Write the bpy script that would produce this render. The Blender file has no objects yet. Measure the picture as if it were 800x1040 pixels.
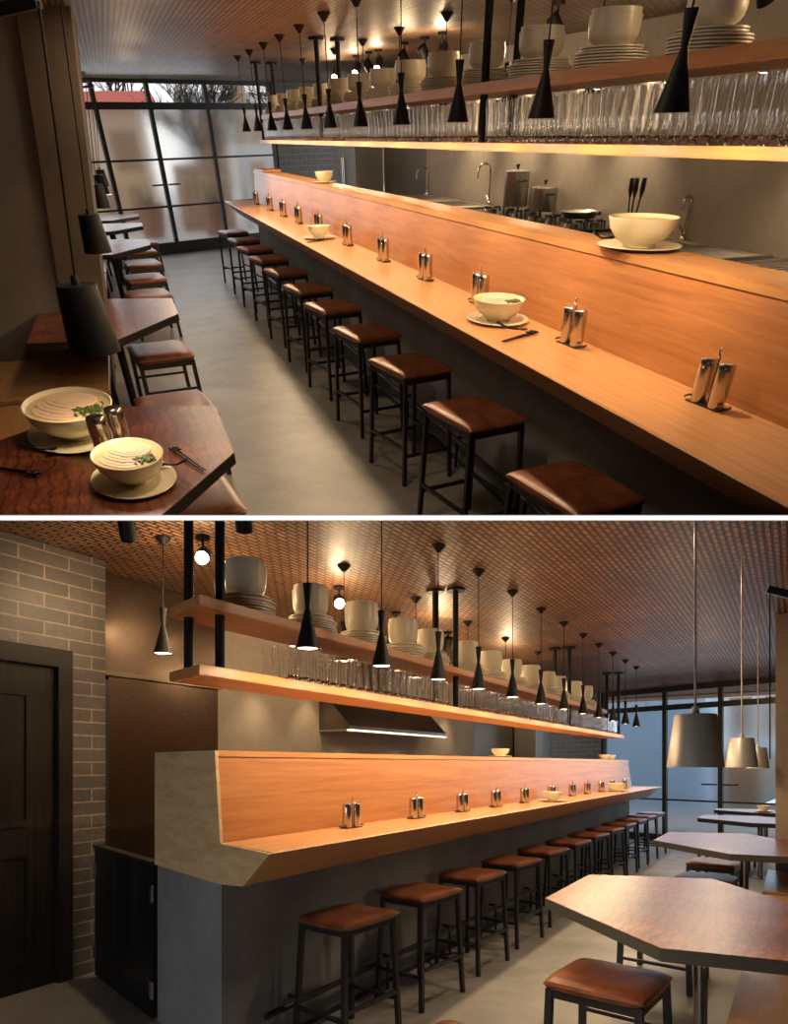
import bpy, bmesh, math, random
from mathutils import Vector, Matrix
random.seed(7)
sc = bpy.context.scene
COL = sc.collection
PI = math.pi
# ------------------------------------------------------------------ camera and the two dining rooms
F, PX, PY, W, H = 650.0, 400.0, 776.0, 800.0, 1040.0
EYE_LOW, EYE_UP = 1.49, 1.83
def basis(v1, roll):
    d1 = Vector(((v1[0]-PX)/F, (v1[1]-PY)/F, 1)).normalized()
    dn = Vector((0, 1, 0)); a = (dn - d1*dn.dot(d1)).normalized(); b = d1.cross(a)
    r = math.radians(roll); d3 = a*math.cos(r) + b*math.sin(r); d2 = d1.cross(d3)
    if d2.x < 0: d2 = -d2
    return Matrix((d2, d1, -d3))            # rows: across, along, up (in camera axes: x right, y down, z ahead)
RB, RT = basis((808, 776), 0), basis((109, 140), -17.5)
M_LOW = Matrix.Identity(4)
M_UP = Matrix.Translation((0, 0, EYE_LOW)) @ (RB @ RT.transposed()).to_4x4() @ Matrix.Translation((0, 0, -EYE_UP))
CAM = Vector((0, 0, EYE_LOW))
AX, AY, AZ = RB.col[0].copy(), RB.col[1].copy(), RB.col[2].copy()
cam = bpy.data.cameras.new('camera'); co = bpy.data.objects.new('camera', cam); COL.objects.link(co)
co.matrix_world = Matrix.Translation(CAM) @ Matrix((AX, -AY, -AZ)).transposed().to_4x4()
cam.sensor_fit = 'HORIZONTAL'; cam.sensor_width = 36; cam.lens = 36*F/W
cam.shift_x = 0; cam.shift_y = (PY-H/2)/W; cam.clip_start = 0.05; cam.clip_end = 200
sc.camera = co
def wedge(row):                             # plane through the eye along one image row: normal points down-picture
    return (AY - AZ*((row-PY)/F)).normalized()
N_UP, N_LOW = wedge(523.2), wedge(528.7)
SET = {'M': M_LOW, 'room': 'lower'}
ROOM_OF = {}
# ------------------------------------------------------------------ materials
MATS = {}
class NT:
    def __init__(s, name):
        s.m = bpy.data.materials.new(name); s.m.use_nodes = True
        s.t = s.m.node_tree; s.b = s.t.nodes['Principled BSDF']; s.out = s.t.nodes['Material Output']
        MATS[name] = s.m
    def n(s, typ, **kw):
        d = s.t.nodes.new(typ)
        for k, v in kw.items():
            if k in d.inputs.keys() if isinstance(k, str) else False: d.inputs[k].default_value = v
            else: setattr(d, k, v)
        return d
    def l(s, a, b): s.t.links.new(a, b)
    def set(s, **kw):
        for k, v in kw.items():
            k = k.replace('_', ' ')
            s.b.inputs[k].default_value = (*v, 1) if isinstance(v, tuple) and len(v) == 3 else v
        return s
    def coords(s, scale=(1, 1, 1), rot=(0, 0, 0)):
        tc = s.n('ShaderNodeTexCoord'); mp = s.n('ShaderNodeMapping')
        mp.inputs['Scale'].default_value = scale; mp.inputs['Rotation'].default_value = rot
        s.l(tc.outputs['Object'], mp.inputs['Vector']); return mp.outputs['Vector']
    def noise(s, vec, scale, detail=4, rough=.5, dist=0):
        d = s.n('ShaderNodeTexNoise'); d.inputs['Scale'].default_value = scale; d.inputs['Detail'].default_value = detail
        d.inputs['Roughness'].default_value = rough; d.inputs['Distortion'].default_value = dist
        s.l(vec, d.inputs['Vector']); return d.outputs['Fac']
    def ramp(s, fac, *stops):
        d = s.n('ShaderNodeValToRGB'); e = d.color_ramp.elements
        while len(e) < len(stops): e.new(.5)
        for i, (p, c) in enumerate(stops): e[i].position = p; e[i].color = (*c, 1)
        s.l(fac, d.inputs['Fac']); return d.outputs['Color']
    def mix(s, a, b, fac=.5, mode='MIX'):
        d = s.n('ShaderNodeMix'); d.data_type = 'RGBA'; d.blend_type = mode
        for sock, v in ((d.inputs[0], fac), (d.inputs[6], a), (d.inputs[7], b)):
            if hasattr(v, 'links'): s.l(v, sock)
            else: sock.default_value = (*v, 1) if isinstance(v, tuple) else v
        return d.outputs[2]
    def bump(s, h, st=.2, dist=.01):
        d = s.n('ShaderNodeBump'); d.inputs['Strength'].default_value = st; d.inputs['Distance'].default_value = dist
        s.l(h, d.inputs['Height']); s.l(d.outputs['Normal'], s.b.inputs['Normal'])
    def col(s, c): s.l(c, s.b.inputs['Base Color'])
def plain(name, c, rough=.5, metal=0, **kw):
    NT(name).set(Base_Color=c, Roughness=rough, Metallic=metal, **kw)
plain('black_metal', (.012, .012, .013), .38, 0)
plain('matt_black', (.006, .006, .007), .55); MATS['matt_black'].node_tree.nodes['Principled BSDF'].inputs['Specular IOR Level'].default_value = .25
plain('black_glass', (.01, .009, .008), .12)
plain('chrome', (.62, .58, .54), .18, 1)
plain('steel', (.5, .47, .44), .3, 1)
plain('pewter', (.56, .53, .47), .4, .5)
plain('dark_steel_post', (.3, .29, .28), .28, 1)
plain('ceramic', (.78, .70, .50), .22)
plain('stack_ceramic', (.70, .63, .47), .35)
plain('soup', (.75, .60, .33), .25)
plain('pork', (.80, .58, .42), .45)
plain('fat', (.72, .48, .32), .4)
plain('herb', (.06, .11, .025), .5)
plain('yolk', (.85, .6, .15), .35)
plain('frame_black', (.014, .012, .011), .4)
plain('sheet_brown', (.05, .035, .025), .8)
plain('gate_black', (.008, .008, .009), .4); MATS['gate_black'].node_tree.nodes['Principled BSDF'].inputs['Specular IOR Level'].default_value = .25
plain('hinge', (.5, .5, .5), .3, 1)
plain('grey_steel_front', (.34, .36, .36), .35, .6)
plain('bronze_panel', (.12, .09, .065), .28, .85)
plain('hood_steel', (.16, .14, .125), .22, .9)
plain('white_paint', (.72, .72, .70), .7)
plain('street', (.5, .5, .5), .9); plain('stall_ochre', (.50, .36, .22), .8)
plain('facade_tan', (.66, .55, .43), .8)
plain('facade_grey', (.48, .51, .54), .8)
plain('facade_brown', (.30, .19, .12), .8)
plain('facade_blue', (.42, .58, .80), .7)
plain('facade_pale', (.74, .77, .80), .8)
plain('roof_tile', (.42, .06, .028), .7)
plain('bark', (.035, .028, .022), .9)
plain('trunk_tan', (.34, .25, .16), .8)
plain('planter', (.28, .13, .08), .7)
m = NT('bulb'); m.set(Base_Color=(1, .8, .5), Emission_Color=(1, .78, .48)); m.b.inputs['Emission Strength'].default_value = 9
m = NT('hot_bulb'); m.set(Base_Color=(1, .8, .5), Emission_Color=(1, .80, .52)); m.b.inputs['Emission Strength'].default_value = 36
m = NT('led'); m.set(Base_Color=(1, .8, .5), Emission_Color=(1, .84, .6)); m.b.inputs['Emission Strength'].default_value = 1.6
m = NT('glass'); m.set(Base_Color=(1, 1, 1), Roughness=0.0, Transmission_Weight=1.0, IOR=1.45)
m = NT('clear_pane'); m.set(Base_Color=(1, 1, 1), Roughness=0.0, Transmission_Weight=1.0, IOR=1.02)
m = NT('frosted_pane'); m.set(Base_Color=(.97, .96, .95), Roughness=.13, Transmission_Weight=1.0, IOR=1.45)
m.b.inputs['Specular IOR Level'].default_value = .25
m = NT('frosted_blue'); m.set(Base_Color=(.80, .90, .98), Roughness=.16, Transmission_Weight=1.0, IOR=1.45)
m.b.inputs['Specular IOR Level'].default_value = .25
# counter wood: fine grain along the length
def wood(name, c1, c2, c3, rough, scale=(14, .55, 14), big=3.0, coat=.0, bump=.05):
    m = NT(name); v = m.coords(scale); a = m.noise(v, big, 6, .62, .6)
    v2 = m.coords((scale[0]*5, scale[1]*2.2, scale[2]*5)); b = m.noise(v2, 4, 3, .6)
    c = m.ramp(a, (.30, c1), (.5, c2), (.72, c3)); k = m.ramp(b, (.3, (.78, .74, .70)), (.65, (1, 1, 1)))
    m.col(m.mix(c, k, .6, 'MULTIPLY')); m.set(Roughness=rough, Coat_Weight=coat, Coat_Roughness=.2); m.bump(b, bump, .004)
wood('counter_wood', (.52, .235, .085), (.62, .31, .12), (.68, .36, .15), .34, coat=.12)
wood('riser_wood', (.36, .135, .04), (.46, .185, .06), (.55, .24, .085), .36, (10, .5, 10), 2.6, .1)
wood('end_ply', (.50, .33, .16), (.60, .42, .215), (.70, .51, .28), .5, (2.2, 2.2, 9), 2.4)
wood('shelf_wood', (.42, .17, .055), (.52, .225, .078), (.58, .27, .10), .4, (12, .6, 12))
wood('bench_wood', (.30, .15, .055), (.40, .21, .085), (.46, .25, .11), .3, (9, .6, 9), 2.2, .15)
# burr table tops
m = NT('table_burr'); v = m.coords((1, 1, 1)); n1 = m.noise(v, 2.2, 5, .6, 1.2)
wv = m.n('ShaderNodeTexWave'); wv.inputs['Scale'].default_value = 5.5; wv.inputs['Distortion'].default_value = 9
wv.inputs['Detail'].default_value = 4; wv.inputs['Detail Scale'].default_value = .7; wv.inputs['Detail Roughness'].default_value = .6; m.l(v, wv.inputs['Vector'])
n2 = m.noise(m.coords((26, 5, 5)), 3, 5, .65, .8)
c = m.ramp(n1, (.3, (.075, .018, .010)), (.5, (.165, .042, .019)), (.7, (.29, .088, .036)))
c = m.mix(c, m.ramp(wv.outputs['Fac'], (.0, (.35, .30, .28)), (.4, (1, 1, 1)), (1, (.85, .8, .78))), .75, 'MULTIPLY')
m.col(m.mix(c, m.ramp(n2, (.38, (.42, .36, .34)), (.6, (1.15, 1.12, 1.1))), .8, 'MULTIPLY')); m.set(Roughness=.34, Coat_Weight=.12, Coat_Roughness=.25); m.bump(n2, .15, .004)
plain('table_edge', (.016, .013, .012), .4)
plain('table_edge_grey', (.06, .060, .052), .45)
# leather
m = NT('leather'); v = m.coords((1, 1, 1)); n1 = m.noise(v, 9, 4, .6, .5); n2 = m.noise(v, 160, 2)
m.col(m.ramp(n1, (.3, (.115, .034, .013)), (.55, (.19, .060, .024)), (.75, (.27, .092, .040)))); m.set(Roughness=.36); m.bump(n2, .08, .002)
# concrete
def concrete(name, c1, c2, rough, sc_=1.6, b=.08):
    m = NT(name); v = m.coords((1, 1, 1)); n1 = m.noise(v, sc_, 8, .62, .4); n2 = m.noise(v, 14, 6, .65)
    c = m.ramp(n1, (.32, c1), (.68, c2)); m.col(m.mix(c, m.ramp(n2, (.3, (.82, .82, .82)), (.62, (1, 1, 1))), .6, 'MULTIPLY'))
    m.set(Roughness=rough); m.bump(n2, b, .01)
concrete('floor_concrete', (.17, .16, .148), (.30, .283, .26), .42)
concrete('base_concrete', (.15, .152, .156), (.232, .234, .238), .7)
concrete('stucco_dark', (.055, .046, .040), (.085, .072, .062), .85, 3, .25)
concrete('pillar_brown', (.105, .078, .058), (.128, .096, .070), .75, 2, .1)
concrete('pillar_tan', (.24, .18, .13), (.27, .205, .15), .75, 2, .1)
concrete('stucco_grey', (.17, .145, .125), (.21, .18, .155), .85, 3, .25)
concrete('wall_greige', (.30, .265, .215), (.36, .32, .262), .6, 2.2, .12)
# woven cane ceiling
m = NT('woven_ceiling'); v = m.coords((1, 1, 1)); br = m.n('ShaderNodeTexBrick')
br.inputs['Scale'].default_value = 1; br.inputs['Brick Width'].default_value = .104; br.inputs['Row Height'].default_value = .043
br.inputs['Mortar Size'].default_value = .0105; br.inputs['Mortar Smooth'].default_value = .25
br.inputs['Color1'].default_value = (.42, .225, .108, 1); br.inputs['Color2'].default_value = (.29, .152, .072, 1); br.inputs['Mortar'].default_value = (.022, .013, .008, 1)
rv = m.coords((1, 1, 1), (0, 0, PI/2)); m.l(rv, br.inputs['Vector'])
n1 = m.noise(v, 1.3, 4, .6); n2 = m.noise(m.coords((30, 4, 30)), 3, 3)
c = m.mix(br.outputs['Color'], m.ramp(n1, (.35, (.62, .58, .55)), (.65, (1.2, 1.16, 1.1))), .85, 'MULTIPLY')
b2 = m.n('ShaderNodeTexBrick'); b2.inputs['Scale'].default_value = 1; b2.inputs['Brick Width'].default_value = .51; b2.inputs['Row Height'].default_value = .17; b2.inputs['Mortar Size'].default_value = .022; b2.inputs['Mortar Smooth'].default_value = .8
b2.inputs['Color1'].default_value = (1, 1, 1, 1); b2.inputs['Color2'].default_value = (.80, .79, .78, 1); b2.inputs['Mortar'].default_value = (.55, .52, .5, 1); m.l(rv, b2.inputs['Vector'])
c = m.mix(c, b2.outputs['Color'], .8, 'MULTIPLY')
m.col(m.mix(c, m.ramp(n2, (.3, (.65, .62, .6)), (.6, (1, 1, 1))), .7, 'MULTIPLY')); m.set(Roughness=.5)
inv = m.n('ShaderNodeMath', operation='SUBTRACT'); inv.inputs[0].default_value = 1; m.l(br.outputs['Fac'], inv.inputs[1]); m.bump(inv.outputs[0], .55, .012)
# brick, courses in the plane of the wall (u along y or x, v up)
def brickmat(name, c1, c2, mort, rot, bw=.34, rh=.094, ms=.006):
    m = NT(name); tc = m.n('ShaderNodeTexCoord'); sp = m.n('ShaderNodeSeparateXYZ'); cb = m.n('ShaderNodeCombineXYZ')
    m.l(tc.outputs['Object'], sp.inputs[0]); m.l(sp.outputs[rot], cb.inputs[0]); m.l(sp.outputs[2], cb.inputs[1])
    br = m.n('ShaderNodeTexBrick'); br.inputs['Scale'].default_value = 1; br.inputs['Brick Width'].default_value = bw; br.inputs['Row Height'].default_value = rh
    br.inputs['Mortar Size'].default_value = ms; br.inputs['Mortar Smooth'].default_value = .2; br.inputs['Bias'].default_value = -.2
    br.inputs['Color1'].default_value = (*c1, 1); br.inputs['Color2'].default_value = (*c2, 1); br.inputs['Mortar'].default_value = (*mort, 1)
    m.l(cb.outputs[0], br.inputs['Vector']); n2 = m.noise(tc.outputs['Object'], 26, 5, .6)
    m.col(m.mix(br.outputs['Color'], m.ramp(n2, (.3, (.65, .65, .65)), (.65, (1.1, 1.1, 1.1))), .7, 'MULTIPLY')); m.set(Roughness=.55)
    s = m.n('ShaderNodeMath', operation='MULTIPLY_ADD'); s.inputs[1].default_value = -1.2; m.l(br.outputs['Fac'], s.inputs[0]); m.l(n2, s.inputs[2]); m.bump(s.outputs[0], .5, .012)
brickmat('brick_grey', (.066, .058, .049), (.092, .081, .068), (.23, .18, .13), 1)
brickmat('brick_dark', (.075, .068, .06), (.10, .09, .078), (.20, .17, .14), 0, .3, .1)
# dark oak door
m = NT('dark_oak'); v = m.coords((9, 9, .7)); n1 = m.noise(v, 4, 6, .65, .4)
m.col(m.ramp(n1, (.3, (.006, .005, .004)), (.7, (.020, .015, .012)))); m.set(Roughness=.5); m.b.inputs['Specular IOR Level'].default_value = .2; m.bump(n1, .25, .005)
# brushed dark steel cladding
m = NT('brushed_panel'); v = m.coords((1, 4, 40)); n1 = m.noise(v, 6, 4, .6); n2 = m.noise(m.coords((1, 1, 1)), 18, 4, .6)
m.col(m.ramp(n1, (.3, (.06, .042, .029)), (.7, (.105, .075, .052)))); m.set(Metallic=.9, Roughness=.30); m.bump(n2, .10, .01)
# ------------------------------------------------------------------ mesh helper
class MB:
    def __init__(s): s.bm = bmesh.new()
    def box(s, x0, x1, y0, y1, z0, z1, bevel=0):
        g = bmesh.ops.create_cube(s.bm, size=1)['verts']
        for v in g: v.co = Vector((x0+(v.co.x+.5)*(x1-x0), y0+(v.co.y+.5)*(y1-y0), z0+(v.co.z+.5)*(z1-z0)))
        if bevel:
            es = {e for v in g for e in v.link_edges}
            bmesh.ops.bevel(s.bm, geom=list(es), offset=bevel, segments=2, affect='EDGES', profile=.5)
        return s
    def bar(s, p, q, w, h=None, ends=1.0):
        h = h or w; p, q = Vector(p), Vector(q); d = (q-p).normalized()
        u = d.cross(Vector((0, 1, 0)) if abs(d.y) < .9 else Vector((1, 0, 0))).normalized(); v = d.cross(u)
        ring = lambda c, k: [s.bm.verts.new(c+u*a*w/2*k+v*b*h/2*k) for a, b in ((-1, -1), (1, -1), (1, 1), (-1, 1))]
        a, b = ring(p, 1), ring(q, ends)
        for i in range(4): s.bm.faces.new((a[i], a[(i+1) % 4], b[(i+1) % 4], b[i]))
        s.bm.faces.new(a[::-1]); s.bm.faces.new(b); return s
    def prism(s, poly, z0, z1, bevel=0):
        lo = [s.bm.verts.new((x, y, z0)) for x, y in poly]; hi = [s.bm.verts.new((x, y, z1)) for x, y in poly]
        n = len(poly); fs = [s.bm.faces.new(lo[::-1]), s.bm.faces.new(hi)]
        for i in range(n): fs.append(s.bm.faces.new((lo[i], lo[(i+1) % n], hi[(i+1) % n], hi[i])))
        if bevel: bmesh.ops.bevel(s.bm, geom=list({e for f in fs[:2] for e in f.edges}), offset=bevel, segments=2, affect='EDGES')
        return s
    def extrude_y(s, prof, y0, y1):        # profile of (x, z); y0 / y1 numbers or functions of x
        f0 = y0 if callable(y0) else (lambda x: y0); f1 = y1 if callable(y1) else (lambda x: y1)
        a = [s.bm.verts.new((x, f0(x), z)) for x, z in prof]; b = [s.bm.verts.new((x, f1(x), z)) for x, z in prof]
        n = len(prof); s.bm.faces.new(a); s.bm.faces.new(b[::-1])
        for i in range(n): s.bm.faces.new((a[i], b[i], b[(i+1) % n], a[(i+1) % n]))
        return s
    def lathe(s, prof, seg=32, c=(0, 0, 0), close=False):
        rings = []
        for r, z in prof:
            if r < 1e-6: rings.append([s.bm.verts.new((c[0], c[1], c[2]+z))])
            else: rings.append([s.bm.verts.new((c[0]+r*math.cos(2*PI*i/seg), c[1]+r*math.sin(2*PI*i/seg), c[2]+z)) for i in range(seg)])
        prs = list(zip(rings, rings[1:])) + ([(rings[-1], rings[0])] if close else [])
        for a, b in prs:
            for i in range(seg):
                j = (i+1) % seg
                if len(a) == 1 and len(b) == 1: break
                if len(a) == 1: s.bm.faces.new((a[0], b[j], b[i]))
                elif len(b) == 1: s.bm.faces.new((a[i], a[j], b[0]))
                else: s.bm.faces.new((a[i], a[j], b[j], b[i]))
        return s
    def tube(s, pts, r, seg=10, cap=True):
        pts = [Vector(p) for p in pts]; rings = []; up = None
        for i, p in enumerate(pts):
            d = (pts[min(i+1, len(pts)-1)]-pts[max(i-1, 0)]).normalized()
            if up is None: up = d.cross(Vector((0, 0, 1)) if abs(d.z) < .9 else Vector((1, 0, 0))).normalized()
            u = (up-d*up.dot(d)).normalized(); up = u; v = d.cross(u); rr = r[i] if isinstance(r, (list, tuple)) else r
            rings.append([s.bm.verts.new(p+(u*math.cos(2*PI*k/seg)+v*math.sin(2*PI*k/seg))*rr) for k in range(seg)])
        for a, b in zip(rings, rings[1:]):
            for i in range(seg): s.bm.faces.new((a[i], a[(i+1) % seg], b[(i+1) % seg], b[i]))
        if cap: s.bm.faces.new(rings[0][::-1]); s.bm.faces.new(rings[-1])
        return s
    def pillow(s, w, d, h, dish=.0, r=.05, n=14):  # a padded seat, its underside at z=0
        top, bot = [], []
        for i in range(n+1):
            rt, rb = [], []
            for j in range(n+1):
                u, v = -1+2*i/n, -1+2*j/n
                su, sv = math.sin(u*PI/2), math.sin(v*PI/2)
                k = (1-abs(su)**6)*(1-abs(sv)**6); e = max(k, 0)**.4
                x, y = su*w/2, sv*d/2
                pinch = 1-.035*(su*sv)**2
                rt.append(s.bm.verts.new((x*pinch, y*pinch, h*.42+h*.58*e-dish*(1-su*su)*e)))
                rb.append(s.bm.verts.new((x*pinch*.985, y*pinch*.985, h*.42-h*.42*min(1, e*1.6))))
            top.append(rt); bot.append(rb)
        for i in range(n):
            for j in range(n):
                s.bm.faces.new((top[i][j], top[i+1][j], top[i+1][j+1], top[i][j+1]))
                s.bm.faces.new((bot[i][j], bot[i][j+1], bot[i+1][j+1], bot[i+1][j]))
        loop = lambda g: [g[i][0] for i in range(n)]+[g[n][j] for j in range(n)]+[g[i][n] for i in range(n, 0, -1)]+[g[0][j] for j in range(n, 0, -1)]
        a, b = loop(bot), loop(top)
        for i in range(len(a)): s.bm.faces.new((a[i], a[(i+1) % len(a)], b[(i+1) % len(a)], b[i]))
        return s
    def build(s, name, mat, parent=None, smooth=False, loc=(0, 0, 0), rz=0):
        bmesh.ops.recalc_face_normals(s.bm, faces=s.bm.faces[:])
        me = bpy.data.meshes.new(name); s.bm.to_mesh(me); s.bm.free(); me.materials.append(MATS[mat])
        if smooth:
            for p in me.polygons: p.use_smooth = True
            me.set_sharp_from_angle(angle=math.radians(40))
        o = bpy.data.objects.new(name, me); COL.objects.link(o)
        L = Matrix.Translation(loc) @ Matrix.Rotation(rz, 4, 'Z')
        if parent: o.parent = parent; o.matrix_basis = L
        else: place(o, L)
        return o
def place(o, L):
    o.matrix_basis = SET['M'] @ L; ROOM_OF[o.name] = SET['room']
def at(o, loc, rz=0, s=1.0):
    S = Matrix.Diagonal((*(s if isinstance(s, tuple) else (s, s, s)), 1))
    place(o, Matrix.Translation(loc) @ Matrix.Rotation(rz, 4, 'Z') @ S)
def tag(o, label, cat, group=None, kind=None):
    o['label'] = label; o['category'] = cat
    if group: o['group'] = group
    if kind: o['kind'] = kind
    return o
def thing(name, label, cat, loc=(0, 0, 0), rz=0, group=None):
    o = bpy.data.objects.new(name, None); COL.objects.link(o); o.empty_display_size = .1; at(o, loc, rz)
    return tag(o, label, cat, group)
def struct(mb, name, mat, **kw):
    o = mb.build(name, mat, **kw); o['kind'] = 'structure'; return o
def dup(root, loc, label, rz=0, s=1.0):
    r = root.copy(); COL.objects.link(r); r['label'] = label
    for ch in list(root.children):
        c = ch.copy(); COL.objects.link(c); c.parent = r; c.matrix_basis = ch.matrix_basis.copy()
        for g in list(ch.children):
            d = g.copy(); COL.objects.link(d); d.parent = c; d.matrix_basis = g.matrix_basis.copy()
    at(r, loc, rz, s); return r
ONES = 'zeroth first second third fourth fifth sixth seventh eighth ninth tenth eleventh twelfth thirteenth fourteenth fifteenth sixteenth seventeenth eighteenth nineteenth'.split()
TENS = {2: 'twenty', 3: 'thirty', 4: 'forty', 5: 'fifty', 6: 'sixty', 7: 'seventy', 8: 'eighty', 9: 'ninety'}
def nth(i):
    if i < 20: return ONES[i]
    t, u = divmod(i, 10)
    return TENS[t]+'-'+ONES[u] if u else TENS[t][:-1]+'ieth'
def light(kind, name, loc, energy, color=(1, .70, .40), aim=None, radius=.03, angle=120, blend=.6, size=None):
    l = bpy.data.lights.new(name, kind); l.energy = energy; l.color = color
    if kind == 'SPOT': l.spot_size = math.radians(angle); l.spot_blend = blend
    if kind == 'AREA':
        l.shape = 'RECTANGLE'; l.size, l.size_y = size
    else: l.shadow_soft_size = radius
    o = bpy.data.objects.new(name, l); COL.objects.link(o)
    R = Matrix.Identity(4)
    if aim is not None: R = (Vector(aim)-Vector(loc)).to_track_quat('-Z', 'Y').to_matrix().to_4x4()
    o.matrix_basis = SET['M'] @ Matrix.Translation(loc) @ R
    return o
# ------------------------------------------------------------------ shared models
def make_bar_stool(label, sx, sy, h, group):
    t = thing('bar_stool', label, 'bar stool', group=group)
    MB().pillow(sx, sy, .055, .012).build('seat', 'leather', t, True, (0, 0, h-.055))
    a, b = sx/2-.03, sy/2-.035; zt = h-.052
    m = MB()
    for s_ in (-1, 1): m.box(-a-.012, a+.012, s_*b-.011, s_*b+.011, zt-.03, zt+.004); m.box(s_*a-.011, s_*a+.011, -b-.012, b+.012, zt-.03, zt+.004)
    m.build('seat_frame', 'black_metal', t)
    for x, y in ((-1, -1), (1, -1), (1, 1), (-1, 1)):
        MB().bar((x*a, y*b, zt), (x*(a+.025), y*(b+.03), 0), .026).build('leg', 'black_metal', t)
    e, f = a+.017, b+.021
    for x, z in ((-1, .24), (1, .24)): MB().bar((x*e, -f, z), (x*e, f, z), .02).build('stretcher', 'black_metal', t)
    for y, z in ((-1, .20), (1, .20)): MB().bar((-e, y*f, z), (e, y*f, z), .02).build('stretcher', 'black_metal', t)
    return t
def make_low_stool(label, sx, sy, h, group, metal='black_metal'):
    t = thing('low_stool', label, 'stool', group=group)
    MB().pillow(sx, sy, .07, .004).build('seat', 'leather', t, True, (0, 0, h-.07))
    a, b = sx/2-.035, sy/2-.035; zt = h-.065; m = MB()
    for s_ in (-1, 1): m.box(-a-.015, a+.015, s_*b-.013, s_*b+.013, zt-.04, zt+.004); m.box(s_*a-.013, s_*a+.013, -b-.015, b+.015, zt-.04, zt+.004)
    m.build('seat_frame', metal, t)
    for x, y in ((-1, -1), (1, -1), (1, 1), (-1, 1)): MB().bar((x*a, y*b, zt), (x*(a+.012), y*(b+.012), 0), .034).build('leg', metal, t)
    for y in (-1, 1): MB().bar((-a, y*b, .16), (a, y*b, .16), .02).build('stretcher', metal, t)
    return t
def cone_pendant(name, label, cord, h, r, group, lit=True):  # origin at the ceiling
    t = thing(name, label, 'pendant lamp', group=group)
    MB().lathe([(0, 0), (.05, 0), (.05, -.006), (.012, -.05), (0, -.05)], 20).build('canopy', 'matt_black', t, True)
    MB().tube([(0, 0, -.04), (0, 0, -cord)], .0035, 8).build('cord', 'matt_black', t)
    z = -cord; rn, rt = r*.19, r*.39; w = .003
    MB().lathe([(0, z), (rt, z), (rt, z-.006), (rn, z-h*.36), (r, z-h), (r-w, z-h), (rn-w, z-h*.36), (0, z-h*.30)], 28).build('shade', 'matt_black', t, True)
    MB().lathe([(0, z-h+.012), (r*.84, z-h+.012), (r*.88, z-h+.006), (0, z-h+.001)], 24).build('bulb', 'bulb', t, True)
    return t
def make_bowl(name, label, group=None):   # diameter 1, rim at .42
    t = thing(name, label, 'bowl', group=group)
    MB().lathe([(0, .03), (.19, .03), (.20, 0), (.22, 0), (.225, .035), (.36, .13), (.455, .26), (.495, .42), (.485, .425), (.475, .418), (.435, .27), (.34, .15), (.2, .07), (0, .06)], 40).build('bowl_body', 'ceramic', t, True)
    return t
def fill_ramen(t, rich=True):
    MB().lathe([(0, .372), (.455, .370), (.452, .362), (0, .362)], 40).build('broth', 'soup', t, True)
    if rich:
        for k, (x, y, r_, a) in enumerate(((-.12, -.10, .27, .5), (-.02, .02, .28, .7), (.08, .12, .26, .9))):
            b = MB(); pts = []
            for i in range(32):
                q = 2*PI*i/32; rr = r_*(1+.05*math.sin(3*q+k)); px, py = 1.12*rr*math.cos(q), .78*rr*math.sin(q)
                pts.append((x+px*math.cos(a+1.9)-py*math.sin(a+1.9), y+px*math.sin(a+1.9)+py*math.cos(a+1.9)))
            p = b.prism(pts, .362+.010*k, .382+.010*k, .006).build('pork_slice', 'pork', t, True)
            q = MB(); q.tube([(x+.72*(px-x), y+.72*(py-y), .384+.010*k) for px, py in pts[:20]], .005, 6); q.tube([(x+.42*(px-x), y+.42*(py-y), .384+.010*k) for px, py in pts[6:20]], .004, 6); q.build('fat_marbling', 'fat', p, True)
        b = MB(); random.seed(3)
        for i in range(44):
            x, y = .20+random.uniform(-.17, .12), -.20+random.uniform(-.11, .09)
            b.box(x-.014, x+.014, y-.022, y+.022, .38, .392+random.random()*.02)
        b.build('chopped_herbs', 'herb', t)
def make_plate(name, label, cat='saucer', group=None, mat='ceramic'):   # diameter 1
    t = MB().lathe([(0, .012), (.24, .012), (.26, 0), (.29, 0), (.31, .018), (.47, .052), (.5, .066), (.497, .074), (.46, .066), (.3, .038), (.27, .03), (0, .03)], 40).build(name, mat, None, True)
    return tag(t, label, cat, group)
def shaker(label, loc, r, h, group, rz=0):
    t = thing('condiment_shaker', label, 'shaker', loc, rz, group)
    MB().lathe([(0, 0), (r*.97, 0), (r, .004), (r, h*.8), (r*.97, h*.805), (r*.97, h*.82), (0, h*.82)], 24).build('body', 'chrome', t, True)
    MB().lathe([(0, h*.82), (r, h*.82), (r, h*.93), (r*.86, h*.985), (r*.5, h), (0, h)], 24).build('cap', 'chrome', t, True)
    return t
def caddy(where, group, loc, r, h, rz):
    loc = (loc[0], loc[1], loc[2]+.0008)
    t = thing('condiment_caddy', 'black wire condiment caddy '+where, 'caddy', loc, rz, group)
    L = r*2.75; m = MB()
    m.box(-r*.95, r*.95, -L, L, .0, .005, .002); m.build('tray', 'black_metal', t)
    for s_ in (-1, 1): MB().tube([(r*.9*math.cos(q), s_*(L+.006+.012*math.sin(q)), .012) for q in [PI*i/10 for i in range(11)]], .0035, 6).build('end_loop', 'black_metal', t, True)
    MB().tube([(0, 0, .004), (0, 0, h*1.12)]+[(0, .012*math.sin(q), h*1.12+.012-.012*math.cos(q)) for q in [PI*i/8 for i in range(1, 9)]], .004, 8).build('handle', 'chrome', t, True)
    c, s_ = math.cos(rz), math.sin(rz)
    for k, yy in enumerate((-r*1.5, r*1.5)):
        shaker('%s steel shaker of the caddy ' % ('window-side' if yy > 0 else 'door-side') + where, (loc[0]-s_*yy, loc[1]+c*yy, loc[2]+.0058), r, h, 'steel shakers in '+group, rz)
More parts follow.
